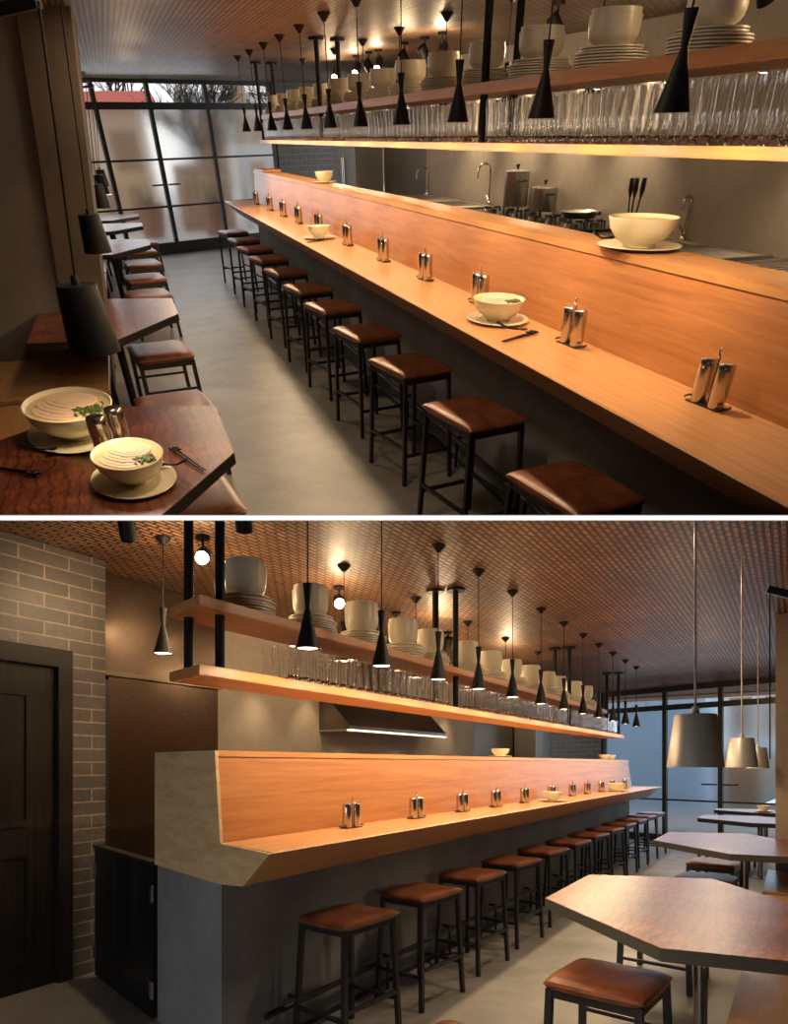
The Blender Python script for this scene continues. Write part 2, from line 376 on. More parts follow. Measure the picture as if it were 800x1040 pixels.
def chopsticks(label, loc, rz, L=.22, ):
    t = thing('chopsticks', label, 'chopsticks', loc, rz)
    for k in (-1, 1): MB().tube([(0, k*.006, .008), (L, k*.010, .008)], [.003, .0045], 8).build('stick', 'matt_black', t, True)
    MB().tube([(L*.86+.012*math.cos(q)*(1+q*.12), .022*math.sin(q*1.5), .014) for q in [i*.35 for i in range(30)]], .0035, 6).build('knotted_tie', 'matt_black', t, True)
    return t
def spoon(label, loc, rz, L=.13, tilt=.03):
    t = thing('spoon', label, 'spoon', loc, rz)
    MB().tube([(0, 0, .01), (L*.5, 0, .014), (L, 0, .01+tilt)], [.004, .004, .006], 8).build('handle', 'matt_black', t, True)
    m = MB(); m.lathe([(0, 0), (.6, .12), (1, .4), (.96, .42), (.58, .18), (0, .06)], 20)
    for v in m.bm.verts: v.co = Vector((v.co.x*.026-.02, v.co.y*.017, v.co.z*.022+.004))
    m.build('spoon_bowl', 'matt_black', t, True); return t
def spot_head(label, loc, aim, group, lit):
    t = thing('ceiling_spotlight', label, 'spotlight', loc, 0, group)
    MB().lathe([(0, .001), (.045, .001), (.045, -.02), (0, -.02)], 20).build('mount', 'matt_black', t, True)
    MB().tube([(0, 0, -.02), (0, 0, -.08)], .008, 8).build('arm', 'matt_black', t)
    R = (Vector(aim)-Vector(loc)).to_track_quat('-Z', 'Y').to_matrix().to_4x4()
    c = MB().lathe([(0, .075), (.044, .075), (.048, .07), (.048, -.065), (.043, -.065), (.043, -.05), (0, -.05)], 24).build('lamp_head', 'matt_black', t, True)
    c.matrix_basis = Matrix.Translation((0, 0, -.13)) @ R
    if lit: MB().lathe([(0, -.048), (.042, -.048), (.038, -.062), (0, -.068)], 20).build('bulb', 'hot_bulb', c, True)
    return t
GLASS_PROF = [(0, .0), (.027, 0), (.031, .005), (.032, .02), (.029, .06), (.030, .09), (.035, .13), (.037, .165), (.0360, .165), (.0339, .13), (.0289, .09), (.0279, .06), (.0305, .026), (.02, .018), (0, .016)]
def make_glass_mesh():
    me = MB().lathe(GLASS_PROF, 18).build('drinking_glass', 'glass', None, True)
    return me
def glasses(xs, y0, ysplit, y1, step, z, room, zscale, skip):
    proto = make_glass_mesh(); first = True; ROOM_OF.pop(proto.name, None)
    rows = ('customer-side row', 'middle row', 'kitchen-side row'); far = MB()
    for r_, x in enumerate(xs):
        n = 0; y = y0+step*(0, .5, .2)[r_]
        while y < y1:
            n += 1; px_, py_ = x+random.uniform(-.006, .006), y+random.uniform(-.008, .008)
            if not any(a < y < b for a, b in skip):
                if y < ysplit:
                    o = proto if first else proto.copy()
                    if not first: COL.objects.link(o)
                    first = False
                    at(o, (px_, py_, z), random.random()*6, (1, 1, zscale))
                    tag(o, 'clear drinking glass, %s, %s from the door end, %s view' % (rows[r_], nth(n), room), 'glass', 'drinking glasses on the %s view shelf' % room)
                else: far.lathe([(a, b*zscale) for a, b in GLASS_PROF], 12, (px_, py_, z))
            y += step
    o = far.build('drinking_glasses', 'glass', None, True)
    tag(o, 'dense clear drinking glasses filling the window half of the shelf, %s view' % room, 'glasses', None, 'stuff')
def crockery(x, ys, z, room, pr, br, ks, vz=1.0):
    big = MB().lathe([(0, 0), (.34, 0), (.36, .001), (.485, .016), (.5, .022), (.5, .046), (.49, .048), (.36, .033), (0, .030)], 40).build('stacked_plate', 'stack_ceramic', None, True); ROOM_OF.pop(big.name, None); first = True
    bowl0 = MB().lathe([(0, .02), (.30, .02), (.31, 0), (.33, 0), (.34, .03), (.42, .10), (.465, .20), (.487, .36), (.497, .72), (.487, .726), (.477, .72), (.467, .36), (.44, .2), (.38, .1), (.3, .06), (0, .05)], 36).build('stacked_bowl', 'stack_ceramic', None, True)
    ROOM_OF.pop(bowl0.name, None); fb = True
    for i, y in enumerate(ys):
        k = ks[i % len(ks)]; zz = z
        where = '%s stack from the window end, %s view' % (nth(len(ys)-i), room)
        for j in range(7):
            o = big if first else big.copy()
            if not first: COL.objects.link(o)
            first = False; d = (2*pr if j < 5 else 2*pr*.86)*k
            at(o, (x+random.uniform(-.006, .006), y+random.uniform(-.006, .006), zz), 0, (d, d, .30*vz)); zz += .0146*vz
            tag(o, '%s cream plate from the bottom, %s' % (nth(j+1), where), 'plate', 'cream plates stacked on the %s view shelf' % room)
        zz += .006*vz
        for j in range(2):
            o = bowl0 if fb else bowl0.copy()
            if not fb: COL.objects.link(o)
            fb = False; d = 2*br*k*(1, .945)[j]; at(o, (x, y, zz), 0, (d, d, d*.98*(vz if vz == 1 else vz*.82))); zz += .035*vz
            tag(o, '%s cream deep bowl topping the plates, %s' % ('inner' if j else 'outer', where), 'bowl', 'cream bowls on the %s view shelf' % room)
def hanging_shelf(label, xf, xb, ylo, yhi_l, yhi_u, zl, zu, tl, tu, posts, ceil):
    t = thing('hanging_shelf', label, 'shelf', ((xf+xb)/2, 0, 0)); c = (xf+xb)/2
    a, b = min(xf, xb)-c, max(xf, xb)-c
    y0 = ylo if callable(ylo) else (lambda x: ylo)
    ylo_n = max(y0(xf), y0(xb))
    for nm, z, th, yh in (('glass_shelf', zl, tl, yhi_l), ('crockery_shelf', zu, tu, yhi_u)):
        m = MB(); m.prism([(a, y0(a+c)), (b, y0(b+c)), (b, yh), (a, yh)], z-th, z, .004); m.build(nm, 'shelf_wood', t)
    e = b-.03 if xf < xb else a+.03
    yy = ylo_n+.9
    while yy < yhi_u-.2:
        pk = MB().lathe([(0, 0), (.026, 0), (.026, -.008), (.02, -.008), (.02, -.004), (0, -.004)], 16).build('sparkle_puck', 'chrome', t, True, (e, yy, zu-tu-.0005))  # added emitting discs, there to put sparkle in the glasses
        MB().lathe([(0, -.0045), (.019, -.0045), (.016, -.009), (0, -.010)], 14).build('bulb', 'hot_bulb', pk, True); yy += .62
    for x, y in posts:
        p = MB().tube([(x-c, y, zl-.002), (x-c, y, ceil(y)-.005)], .024, 16).build('post', 'matt_black', t, True)
        MB().lathe([(0, 0), (.075, 0), (.075, -.02), (0, -.02)], 24).build('ceiling_plate', 'matt_black', p, True, (x-c, y, ceil(y)-.002))
    return t
def drum_pendant(name, label, base, top, r, h, mat, group, lit, arm=None):
    # base: centre of the shade's lower rim; top: where the cord starts
    t = thing(name, label, 'pendant lamp', base, 0, group); w = .003; rt = r*.72
    MB().lathe([(0, h), (rt, h), (rt+.002, h-.004), (r, 0), (r-w, 0), (rt-w, h-.008), (0, h-.008)], 40).build('shade', mat, t, True)
    MB().lathe([(0, h), (.016, h), (.012, h+.03), (0, h+.03)], 16).build('cord_grip', mat, t, True)
    d = Vector(top)-Vector(base)
    MB().tube([(0, 0, h), d], .0045, 8).build('cord', 'pewter' if mat != 'matt_black' else 'matt_black', t, True)
    if lit: MB().lathe([(0, h*.28), (.03, h*.33), (.04, h*.45), (.02, h*.62), (0, h*.62)], 20).build('bulb', 'bulb', t, True)
    if arm: MB().bar(d, Vector(arm)-Vector(base), .03, .022).build('wall_arm', 'black_metal', t)
    return t
def table(label, poly, z, th, edge, posts, postmat, group, loc):
    t = thing('dining_table', label, 'table', loc, 0, group)
    tp = MB().prism(poly, z-.004, z, .0015).build('table_top', 'table_burr', t)
    MB().prism(poly, z-th, z-.004).build('edge_band', edge, t)
    for x, y in posts:
        MB().tube([(x, y, .012), (x, y, z-th)], .032, 20).build('pedestal', postmat, t, True)
        MB().lathe([(0, .0), (.12, .0), (.12, .008), (.05, .016), (0, .016)], 28).build('foot_plate', postmat, t, True, (x, y, 0))
        MB().box(x-.11, x+.11, y-.11, y+.11, z-th-.008, z-th).build('mounting_plate', postmat, t)
    return t
def bench(label, x0, x1, y0, y1, z, group):
    t = thing('bench', label, 'bench', ((x0+x1)/2, (y0+y1)/2, 0), 0, group); a, b = (x1-x0)/2, (y1-y0)/2
    MB().box(-a, a, -b, b, z-.035, z, .006).build('seat_board', 'bench_wood', t)
    m = MB(); m.box(-a+.02, a-.015, -b+.01, b-.01, z-.085, z-.035); m.build('seat_frame', 'black_metal', t)
    for x in (-1, 1):
        for y in (-1, 1): MB().box(x*(a-.05)-.02, x*(a-.05)+.02, y*(b-.05)-.02, y*(b-.05)+.02, 0, z-.085).build('leg', 'black_metal', t)
    return t
def bar_counter(label, s, xt, ztop, zled, near, far, led, base_back, xriser, xled, base_front, kick, endpanel):
    # s = +1: customers on the low-x side; profile offsets run away from the customers
    t = thing('bar_counter', label, 'bar counter', (xt, 0, 0)); X = lambda u: s*u
    nr = (lambda x: near(x+xt)) if callable(near) else near
    ub, ur, ul, uk = abs(base_front-xt), abs(xriser-xt), abs(xled-xt), abs(base_back-xt)
    MB().extrude_y([(X(ub), 0), (X(ub), ztop-.2), (X(uk), ztop-.2), (X(uk), 0)], nr, far-.35).build('base', 'base_concrete', t)
    MB().extrude_y([(X(0), ztop-.004), (X(.004), ztop), (X(ur), ztop), (X(ur), ztop-.2), (X(ub-.235+.0), ztop-.176)] if False else [(X(0), ztop-.005), (X(.005), ztop), (X(ur+.02), ztop), (X(ur+.02), ztop-.199), (X(ub), ztop-.199), (X(.225), ztop-.176)], nr, far).build('worktop', 'counter_wood', t)
    MB().extrude_y([(X(ur), ztop+.0005), (X(ul), zled-.03), (X(ul+.03), zled-.03), (X(ul+.03), ztop+.0005)], nr, far-.25).build('riser_panel', 'riser_wood', t)
    MB().extrude_y([(X(ul-.006), zled-.03), (X(ul-.006), zled), (X(uk), zled), (X(uk), zled-.03)], nr, far-.2).build('ledge', 'counter_wood', t)
    MB().extrude_y([(X(uk-.03), ztop-.199), (X(uk-.03), zled-.0305), (X(uk), zled-.0305), (X(uk), ztop-.199)], nr, far-.3).build('back_panel', 'riser_wood', t)
    if endpanel:
        e0 = (lambda x: near(x+xt)-.02); e1 = (lambda x: near(x+xt)-.0005)
        MB().extrude_y([(X(0), ztop-.004), (X(ur), ztop), (X(ul-.006), zled), (X(uk), zled), (X(uk), ztop-.199), (X(ub-.0), ztop-.199), (X(.225), ztop-.176)], e0, e1).build('end_panel', 'end_ply', t)
    MB().extrude_y([(X(ub-.012), kick), (X(ub-.012), kick+.03), (X(ub), kick+.03), (X(ub), kick)], nr, far-.4) .build('skirting_strip', 'black_metal', t)
    return t
def foot_rail(label, x, xw, y0, y1, z, step):
    t = thing('foot_rail', label, 'foot rail', (x, 0, 0))
    MB().tube([(0, y0, z), (0, y1, z)], .018, 12).build('rail', 'black_metal', t, True)
    y = y0+.25
    while y < y1:
        b = MB(); b.tube([(0, y, z), (0, y, .0)], .012, 8); b.tube([(0, y, z+.02), (xw-x, y, z+.02)], .012, 8); b.build('bracket', 'black_metal', t, True); y += step
    return t
# ================================================================== glazed end walls (built in wall axes: u along, z up)
def end_wall(p0, yaw, us, zb, zt, zc, rails, door, name_w, name_d, pane, n0, room, th=.07, mull=.08):
    c, s_ = math.cos(yaw), math.sin(yaw)
    def root(n):
        o = bpy.data.objects.new(n, None); COL.objects.link(o); at(o, (p0[0], p0[1], 0), yaw); o['kind'] = 'structure'; return o
    wn = n0
    for i in range(len(us)-1):
        a, b = us[i], us[i+1]; isd = i in door
        w = root('door_%d' % wn if isd else 'window_%d' % wn); wn += 1
        m = MB(); m.box(a-mull/2, a+mull/2, -th/2, th/2, 0, zc); m.box(b-mull/2+.001, b+mull/2-.001, -th/2+.001, th/2-.001, 0, zc)
        m.box(a, b, -th/2+.002, th/2-.002, zc-.10, zc); m.box(a, b, -th/2+.002, th/2-.002, zt-.05, zt+.05); m.box(a, b, -th/2+.002, th/2-.002, 0, zb)
        for z in rails: m.box(a, b, -.02, .02, z-.016, z+.016)
        m.build('frame', 'frame_black', w)
        MB().box(a+.01, b-.01, -.004, .004, zt, zc).build('transom_pane', 'clear_pane', w)
        MB().box(a+.01, b-.01, -.006, .006, zb*.5, zt).build('pane', pane, w)
        if isd:
            h = MB(); e = b-.02 if i == min(door) else a+.02; g = -1 if i == min(door) else 1
            h.tube([(e+g*.03, -.05, 1.12), (e+g*.30, -.05, 1.12)], .014, 10); h.tube([(e+g*.06, -.05, 1.12), (e+g*.06, 0, 1.12)], .01, 8); h.tube([(e+g*.26, -.05, 1.12), (e+g*.26, 0, 1.12)], .01, 8)
            h.build('push_handle', 'black_metal', w, True)
def bare_tree(label, loc, h, seed):
    random.seed(seed); m = MB()
    def grow(p, d, L, r, k):
        q = p+d*L; m.tube([p, p+d*L*.5+Vector((random.uniform(-.05, .05), random.uniform(-.05, .05), 0))*L, q], [r, r*.8, r*.6], 5)
        if k == 0: return
        for i in range(4 if k > 2 else 5):
            dd = (d+Vector((random.uniform(-1, 1), random.uniform(-1, 1), random.uniform(-.35, .7)))*.85).normalized(); grow(p+d*L*random.uniform(.4, 1), dd, L*random.uniform(.55, .8), r*.55, k-1)
    t = thing('bare_tree', label, 'tree', loc)
    grow(Vector((0, 0, 0)), Vector((.03, 0, 1)), h*.5, .09, 5); m.build('branches', 'bark', t); random.seed(seed+50); return t
def house(name, label, mat, x0, x1, y0, y1, h, roof=None, cols=4, rows=2, eave=.3, rh=.5, swap=False):
    t = thing(name, label, 'building', ((x0+x1)/2, (y0+y1)/2, -.06)); a, b = (x1-x0)/2, (y1-y0)/2
    MB().box(-a, a, -b, b, 0, h).build('wall', mat, t)
    for i in range(cols):
        for j in range(rows):
            cx = -a+2*a*(i+.5)/cols; cz = h*(j+.5)/rows; w = .32*2*a/cols; hh = .33*h/rows
            f = MB().box(cx-w, cx+w, -b-.04, -b+.02, cz-hh, cz+hh).build('window', 'stall_ochre' if mat != 'facade_blue' else 'facade_grey', t)
            MB().box(cx-w+.05, cx+w-.05, -b-.05, -b-.03, cz-hh+.05, cz+hh-.05).build('pane', 'facade_brown' if mat != 'facade_blue' else 'facade_blue', f)
    if roof:
        if swap:
            m = MB().extrude_y([(-b-eave, h+.004), (-b-eave, h+.06), (0, h+rh), (b+eave, h+.06), (b+eave, h+.004)], -a-eave, a+eave)
            for v in m.bm.verts: v.co = Vector((v.co.y, v.co.x, v.co.z))
        else: m = MB().extrude_y([(-a-eave, h), (-a-eave, h+.06), (0, h+rh), (a+eave, h+.06), (a+eave, h)], -b-eave, b+eave)
        m.build('roof', roof, t)
    return t
# ================================================================== UPPER VIEW
SET.update(M=M_UP, room='upper')
ZC = lambda y: 2.41+.0113*y
YB, YE = -2.2, 21.5
YE = lambda x: 18.56+.488*(x-.9)
struct(MB().extrude_y([(-1.9, -.1), (4.9, -.1), (4.9, 0), (-1.9, 0)], YB, YE), 'floor', 'floor_concrete')
m = MB(); m.extrude_y([(-1.9, 0), (4.9, 0), (4.9, .1), (-1.9, .1)], YB, YE)
for v in m.bm.verts: v.co.z += ZC(v.co.y)
struct(m, 'ceiling', 'woven_ceiling')
struct(MB().box(-1.8, -1.6, YB, 19, 0, 2.6), 'wall_left', 'stucco_dark')
# pilaster and recessed panel behind the benches (both faces batter towards the aisle)
def batter(x0, x1, y0, y1, z1, lean, name, mat):
    m = MB().box(x0, x1, y0, y1, 0, z1, 0)
    for v in m.bm.verts: v.co.x += lean*v.co.z
    struct(m, name, mat)
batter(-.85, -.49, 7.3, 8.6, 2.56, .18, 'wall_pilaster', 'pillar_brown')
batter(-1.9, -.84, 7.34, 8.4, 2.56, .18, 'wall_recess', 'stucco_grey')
struct(MB().box(4.7, 4.85, YB, 13.05, 0, 2.72), 'wall_right', 'wall_greige')
m = MB(); m.box(4.7, 4.85, 13.06, 15.3, 0, 2.72); struct(m, 'wall_kitchen', 'bronze_panel')
struct(MB().box(4.70, 4.85, 17.0, 17.7, 0, 2.72), 'wall_kitchen_return', 'brick_dark')
struct(MB().box(-1.9, 4.9, YB-.1, YB, 0, 2.6), 'wall_back', 'stucco_dark')
yw = math.radians(26); c_, s__ = math.cos(yw), math.sin(yw)
end_wall((.9, 18.5), yw, [-2.4, -1.1, .03, 1.32, 2.9], .20, 2.26, 2.665, (.78, 1.5), (1, 2), 'w', 'd', 'frosted_pane', 1, 'upper')
b = MB().box(2.95, 4.6, -.06, .06, 0, 2.75).build('wall_end', 'brick_dark', None, False, (.9, 18.5, 0), yw); b['kind'] = 'structure'
t = thing('refrigerator', 'tall pale steel refrigerator standing beyond the dark panel, upper view', 'refrigerator', (4.5, 16.1, 0))
MB().box(-.3, .2, -.75, .8, .08, 2.2, .01).build('body', 'grey_steel_front', t)
for k in (-1, 1): MB().box(-.33, -.302, -.74 if k < 0 else .03, .0 if k < 0 else .79, .1, 2.18, .006).build('door', 'grey_steel_front', t); MB().tube([(-.36, k*.06+.015, .9), (-.36, k*.06+.015, 1.5)], .012, 8).build('door_handle', 'chrome', t, True)
MB().box(-.3, .2, -.7, .75, 0, .08).build('plinth', 'black_metal', t)
# outside
struct(MB().box(-14, 20, 21.6, 46, -.2, -.06), 'street', 'street')
house('street_house', 'house with red tiled roof across the street, upper view', 'facade_tan', -7, 1.1, 26.7, 30, 2.50, 'roof_tile', 6, 1, .4, .36, True)
house('street_house', 'pale tall house behind the tan tree trunk, upper view', 'facade_pale', 2.6, 12, 31, 35, 2.9, None, 6, 1)
house('street_kiosk', 'low brown kiosk in front of the glazed doors outside, upper view', 'facade_brown', 1.5, 2.9, 23.6, 24.6, 1.35, None, 3, 1)
house('street_kiosk', 'ochre timber stall before the red roofed house, upper view', 'stall_ochre', -.6, .7, 24.2, 25.0, 1.2, None, 2, 1)
house('street_kiosk', 'pale low stall between the brown kiosk and trunk, upper view', 'facade_grey', 3.3, 4.6, 23.2, 24.2, 1.7, None, 2, 1)
bare_tree('bare dark tree over the red roof outside, upper view', (2.35, 25.0, -.06), 3.5, 4)
bare_tree('bare dark tree beside the tan trunk outside, upper view', (5.7, 28.2, -.06), 4.4, 9)
bare_tree('bare dark tree behind the red roofed house, upper view', (.6, 33.0, -.06), 5.4, 15)
t = thing('tree_trunk', 'thick tan tree trunk seen through the transom, upper view', 'tree', (3.80, 26.6, -.06))
MB().tube([(0, 0, 0), (.03, 0, 2), (.06, .1, 4.6)], [.26, .22, .2], 14).build('trunk', 'trunk_tan', t, True)
MB().tube([(.05, .05, 3.6), (.5, .1, 4.6)], [.12, .08], 10).build('branch', 'trunk_tan', t, True)
for i, (x, y) in enumerate(((.6, 22.5), (2.2, 22.3))):
    t = thing('planter', 'terracotta planter outside, %s the door stile, upper view' % ('before' if i == 0 else 'beyond'), 'planter', (x, y, -.06))
    MB().lathe([(0, 0), (.25, 0), (.36, .6), (.40, .62), (.40, .68), (.33, .68), (.3, .55), (0, .55)], 24).build('pot', 'planter', t, True)
    m = MB(); random.seed(i)
    for k in range(60):
        q = Vector((random.uniform(-.25, .25), random.uniform(-.25, .25), .6+random.random()*.5)); m.bar((q.x*.3, q.y*.3, .55), q, .012, .05, .3)
    m.build('foliage', 'herb', t)
# bar counter
bar_counter('long timber bar counter on a concrete base, upper view', 1, 1.58, 1.07, 1.43, .85, 14.05, None, 2.34, 2.035, 2.09, 2.03, .0, False)
foot_rail('black foot rail along the concrete counter base, upper view', 1.97, 2.028, 1.0, 13.5, .19, 1.15)
t = thing('serving_board', 'pale wooden board lying on the ledge at its window end, upper view', 'board', (2.22, 13.3, 1.4308))
MB().box(-.14, .14, -.38, .38, .0, .025, .004).build('board', 'counter_wood', t)
MB().box(-.03, .03, -.43, -.381, .006, .019).build('grip', 'counter_wood', t)
posts = [(2.2, y) for y in (13.2, 9.4, 5.1, .95)]+[(2.45, y+.12) for y in (13.2, 9.4, 5.1, .95)]
hanging_shelf('two-tier hanging timber shelf over the bar, upper view', 2.12, 2.52, .3, 13.15, 12.7, 1.775, 2.025, .034, .045, posts, ZC)
crockery(2.31, [12.55-.72*i for i in range(14)], 2.026, 'upper', .165, .118, (1, .96, 1.03), .67)
glasses((2.185, 2.29, 2.40), 2.05, 7.6, 12.9, .10, 1.776, 'upper', 1.08, [(y-.085, y+.205) for y in (9.4, 5.1)])
# pendants over the bar
UPY = [v*.976 for v in (12.4, 11.4, 10.4, 9.45, 8.5, 7.55, 6.59, 5.6, 4.62, 3.63, 2.67, 1.7)]
for i, y in enumerate(UPY):
    t = cone_pendant('cone_pendant', '%s black hourglass pendant from the window end over the bar, upper view' % nth(i+1), ZC(y)-2.087, .225, .058, 'hourglass pendants over the bar, upper view')
    at(t, (1.80, y, ZC(y)))
    if y > 2: light('SPOT', 'pendant_light', (1.78, y, 1.85), 27, (1, .72, .43), angle=176, blend=.15, radius=.035)
for i, y in enumerate([12.6, 10.85, 9.63, 8.4, 7.2, 6.0, 4.8]):
    t = cone_pendant('cone_pendant', '%s black hourglass pendant from the window end over the kitchen, upper view' % nth(i+1), ZC(y)-2.16, .2, .055, 'hourglass pendants over the kitchen, upper view')
    at(t, (2.75, y, ZC(y)))
for i, (y, lit, dy) in enumerate(((13.0, 1, .3), (11.9, 1, .3), (11.3, 0, -.3), (10.9, 1, .3), (9.9, 0, -.3), (9.25, 0, .2), (8.75, 1, .3), (6.4, 0, -.4), (4.2, 0, .2), (3.1, 0, .2))):
    spot_head('%s ceiling spotlight from the window end, %s, upper view' % (nth(i+1), 'lit' if lit else 'unlit'), (3.3, y, ZC(y)), (2.6 if lit else 4.2, y-1.0 if lit else y+dy, 1.6 if lit else 1.2), 'kitchen ceiling spotlights, upper view', lit)
    if lit: light('POINT', 'spot_glow', (3.22, y-.18, 2.33), 9, radius=.03)
# bar stools along the counter
ref = make_bar_stool('', .39, .55, .72, 'bar stools along the counter, upper view')
UST = [2.52, 3.66, 4.78, 5.86, 7.0, 8.08, 9.28, 10.45, 11.55, 12.65, 13.85]
for i, y in enumerate(UST):
    lb = 'black bar stool with brown leather seat, %s from the window end, upper view' % nth(len(UST)-i)
    rz = math.radians(9+random.uniform(-1.5, 1.5))
    if i == 0: at(ref, (1.63, y, 0), rz); ref['label'] = lb
    else: dup(ref, (1.625, y, 0), lb, rz)
# things standing on the counter and the ledge
for i, y in enumerate([2.21, 3.26, 4.4, 5.38, 6.4, 7.55, 8.75, 9.82, 10.8, 11.79, 13.0]):
    caddy('%s from the window end on the counter, upper view' % nth(11-i), 'caddies on the bar counter, upper view', (1.945, y, 1.07), .031, .145, math.radians(4))
def ramen(where, loc, d, pd, herbs=True, zs=1.0, ov=1.0, rz=0):
    z = loc[2]; p = make_plate('saucer', 'cream saucer under the bowl '+where); at(p, (loc[0], loc[1], z+.0008), rz, (pd, pd*ov, .22))
    b = make_bowl('ramen_bowl', 'cream bowl of ramen '+where); fill_ramen(b, herbs); at(b, (loc[0], loc[1], z+.009), rz, (d, d*ov, d*zs)); return b
ramen('on the counter beside crossed chopsticks, upper view', (1.84, 3.90, 1.07), .27, .32, True, .85, 1.3)
chopsticks('black chopsticks lying on the counter beside the ramen bowl, upper view', (1.65, 3.41, 1.0708), math.radians(27), .28)
spoon('black spoon on the saucer of the counter ramen bowl, upper view', (1.81, 3.56, 1.083), math.radians(150), .12)
ramen('on the counter beyond the window-end caddies, upper view', (1.82, 8.2, 1.07), .22, .32)
chopsticks('black chopsticks by the far counter bowl, upper view', (1.62, 7.86, 1.0708), math.radians(38), .25)
ramen('on the high ledge before the pots, upper view', (2.215, 3.25, 1.43), .29, .35, False, .85, 1.25)
spoon('black spoon beside the big bowl on the high ledge, upper view', (2.25, 3.56, 1.432), math.radians(205), .14)
ramen('on the high ledge towards its window end, upper view', (2.215, 9.5, 1.43), .21, .28, False)
# kitchen run behind the bar
t = thing('kitchen_counter', 'dark kitchen worktop run against the greige wall, upper view', 'kitchen counter', (4.4, 0, 0))
MB().box(-.3, .298, 1.2, 13.0, .1, 1.06).build('cabinet_body', 'hood_steel', t); MB().box(-.33, .298, 1.2, 13.0, 1.06, 1.10, .004).build('worktop', 'hood_steel', t); MB().box(-.26, .298, 1.2, 13.0, 0, .1).build('plinth', 'black_metal', t)
for i in range(12): MB().box(-.318, -.3, 1.25+i*.98, 1.25+i*.98+.94, .14, 1.03, .003).build('cabinet_door', 'hood_steel', t)
def sink(label, y, L):
    t = thing('sink', label, 'sink', (4.36, y, 1.1008)); m = MB()
    m.box(-.25, .25, -L, -L+.04, 0, .02); m.box(-.25, .25, L-.04, L, 0, .02); m.box(-.25, -.21, -L+.04, L-.04, 0, .02); m.box(.21, .25, -L+.04, L-.04, 0, .02); m.box(-.21, .21, -.02, .02, 0, .018); m.build('rim', 'steel', t)
    MB().box(-.21, .21, -L+.04, -.02, 0, .004).build('basin', 'pewter', t); m = MB()
    for k in range(7): m.box(-.19, .19, .06+k*(L-.14)/7, .075+k*(L-.14)/7, .003, .01)
    d = MB().box(-.21, .21, .02, L-.04, 0, .004).build('drainboard', 'steel', t); m.build('ridges', 'steel', d)
sink('steel sink with drainboard by the dark panel, upper view', 12.0, .8)
sink('steel sink with drainboard between the two window-end taps, upper view', 10.65, .54)
sink('steel sink with drainboard beyond the ledge ramen bowl, upper view', 5.75, .75)
sink('steel sink with drainboard at the door end of the worktop, upper view', 4.1, .75)
def tap(label, x, y, h, R=.09):
    t = thing('tap', label, 'tap', (x, y, 1.101))
    MB().lathe([(0, 0), (.03, 0), (.028, .03), (.016, .05), (0, .05)], 18).build('base', 'chrome', t, True)
    MB().tube([(0, 0, .04), (0, 0, h-R)]+[(-R+R*math.cos(q), 0, h-R+R*math.sin(q)) for q in [PI*i/10 for i in range(11)]]+[(-2*R, 0, h-R-.05)], .013, 12).build('spout', 'chrome', t, True)
    MB().tube([(0, .02, .06), (0, .09, .10)], .008, 8).build('lever', 'chrome', t, True)
tap('chrome swan-neck tap by the dark panel, upper view', 4.665, 12.85, .34)
tap('chrome swan-neck tap beside the stove, upper view', 4.665, 10.45, .42)
tap('chrome tap rising behind the ledge ramen bowl, upper view', 4.665, 6.2, .30, .035)
t = thing('gas_stove', 'black gas stove carrying the pots, upper view', 'stove', (4.42, 8.55, 1.101))
MB().box(-.27, .24, -1.4, 1.25, 0.0005, .02, .004).build('hob', 'black_glass', t)
for k, y in enumerate((-1.05, -.38, .35, .95)):
    for x in (-.12, .12):
        g = MB().lathe([(0, .02), (.05, .02), (.045, .04), (0, .04)], 18).build('burner', 'black_metal', t, True, (x, y, 0)); m = MB()
        for q in range(4): a = q*PI/2+.4; m.bar((.03*math.cos(a), .03*math.sin(a), .055), (.13*math.cos(a), .13*math.sin(a), .055), .012); m.bar((.12*math.cos(a), .12*math.sin(a), .02), (.12*math.cos(a), .12*math.sin(a), .06), .012)
        m.build('grate', 'black_metal', g)
for k in range(6): MB().lathe([(0, 0), (.022, 0), (.02, .03), (0, .03)], 14).build('knob', 'steel', t, True, (-.24, -1.1+.4*k, .02))
def pot(label, x, y, r, h, z=1.165):
    t = thing('cooking_pot', label, 'pot', (x, y, z))
    MB().lathe([(0, 0), (r*.95, 0), (r, .01), (r, h), (r*1.03, h+.004), (r*.97, h+.006), (r*.96, h-.005), (0, h-.006)], 32).build('pot_body', 'steel', t, True)
    l = MB().lathe([(0, h+.006), (r*1.02, h+.006), (r*.98, h+.016), (r*.4, h+.03), (0, h+.034)], 32).build('lid', 'steel', t, True)
    MB().lathe([(0, h+.03), (.012, h+.03), (.012, h+.05), (.026, h+.06), (.02, h+.075), (0, h+.075)], 16).build('lid_knob', 'black_metal', l, True)
    for s_ in (-1, 1): MB().tube([(.05*math.cos(q)*1.1, s_*(r+.035*math.sin(q)), h*.78) for q in [PI*i/8 for i in range(9)]], .008, 8).build('pot_handle', 'black_metal', t, True)
pot('tall steel stock pot with lid on the stove, upper view', 4.52, 9.35, .145, .30)
pot('short steel saucepan with lid on the stove, upper view', 4.52, 8.62, .145, .19)
t = thing('frying_pan', 'steel frying pan on the stove, upper view', 'frying pan', (4.48, 7.72, 1.165))
MB().lathe([(0, 0), (.15, 0), (.205, .055), (.21, .055), (.2, .05), (.145, .008), (0, .008)], 32).build('pan_body', 'steel', t, True)
MB().tube([(-.02, -.2, .045), (-.03, -.3, .06), (-.04, -.45, .065)], [.012, .011, .014], 10).build('pan_handle', 'black_metal', t, True)
t = thing('utensil_holder', 'black utensil holder standing behind the ledge ramen bowl, upper view', 'utensil holder', (4.5, 6.8, 1.1006))
MB().lathe([(0, 0), (.06, 0), (.06, .14), (.055, .14), (.055, .01), (0, .01)], 24).build('pot_body', 'black_metal', t, True)
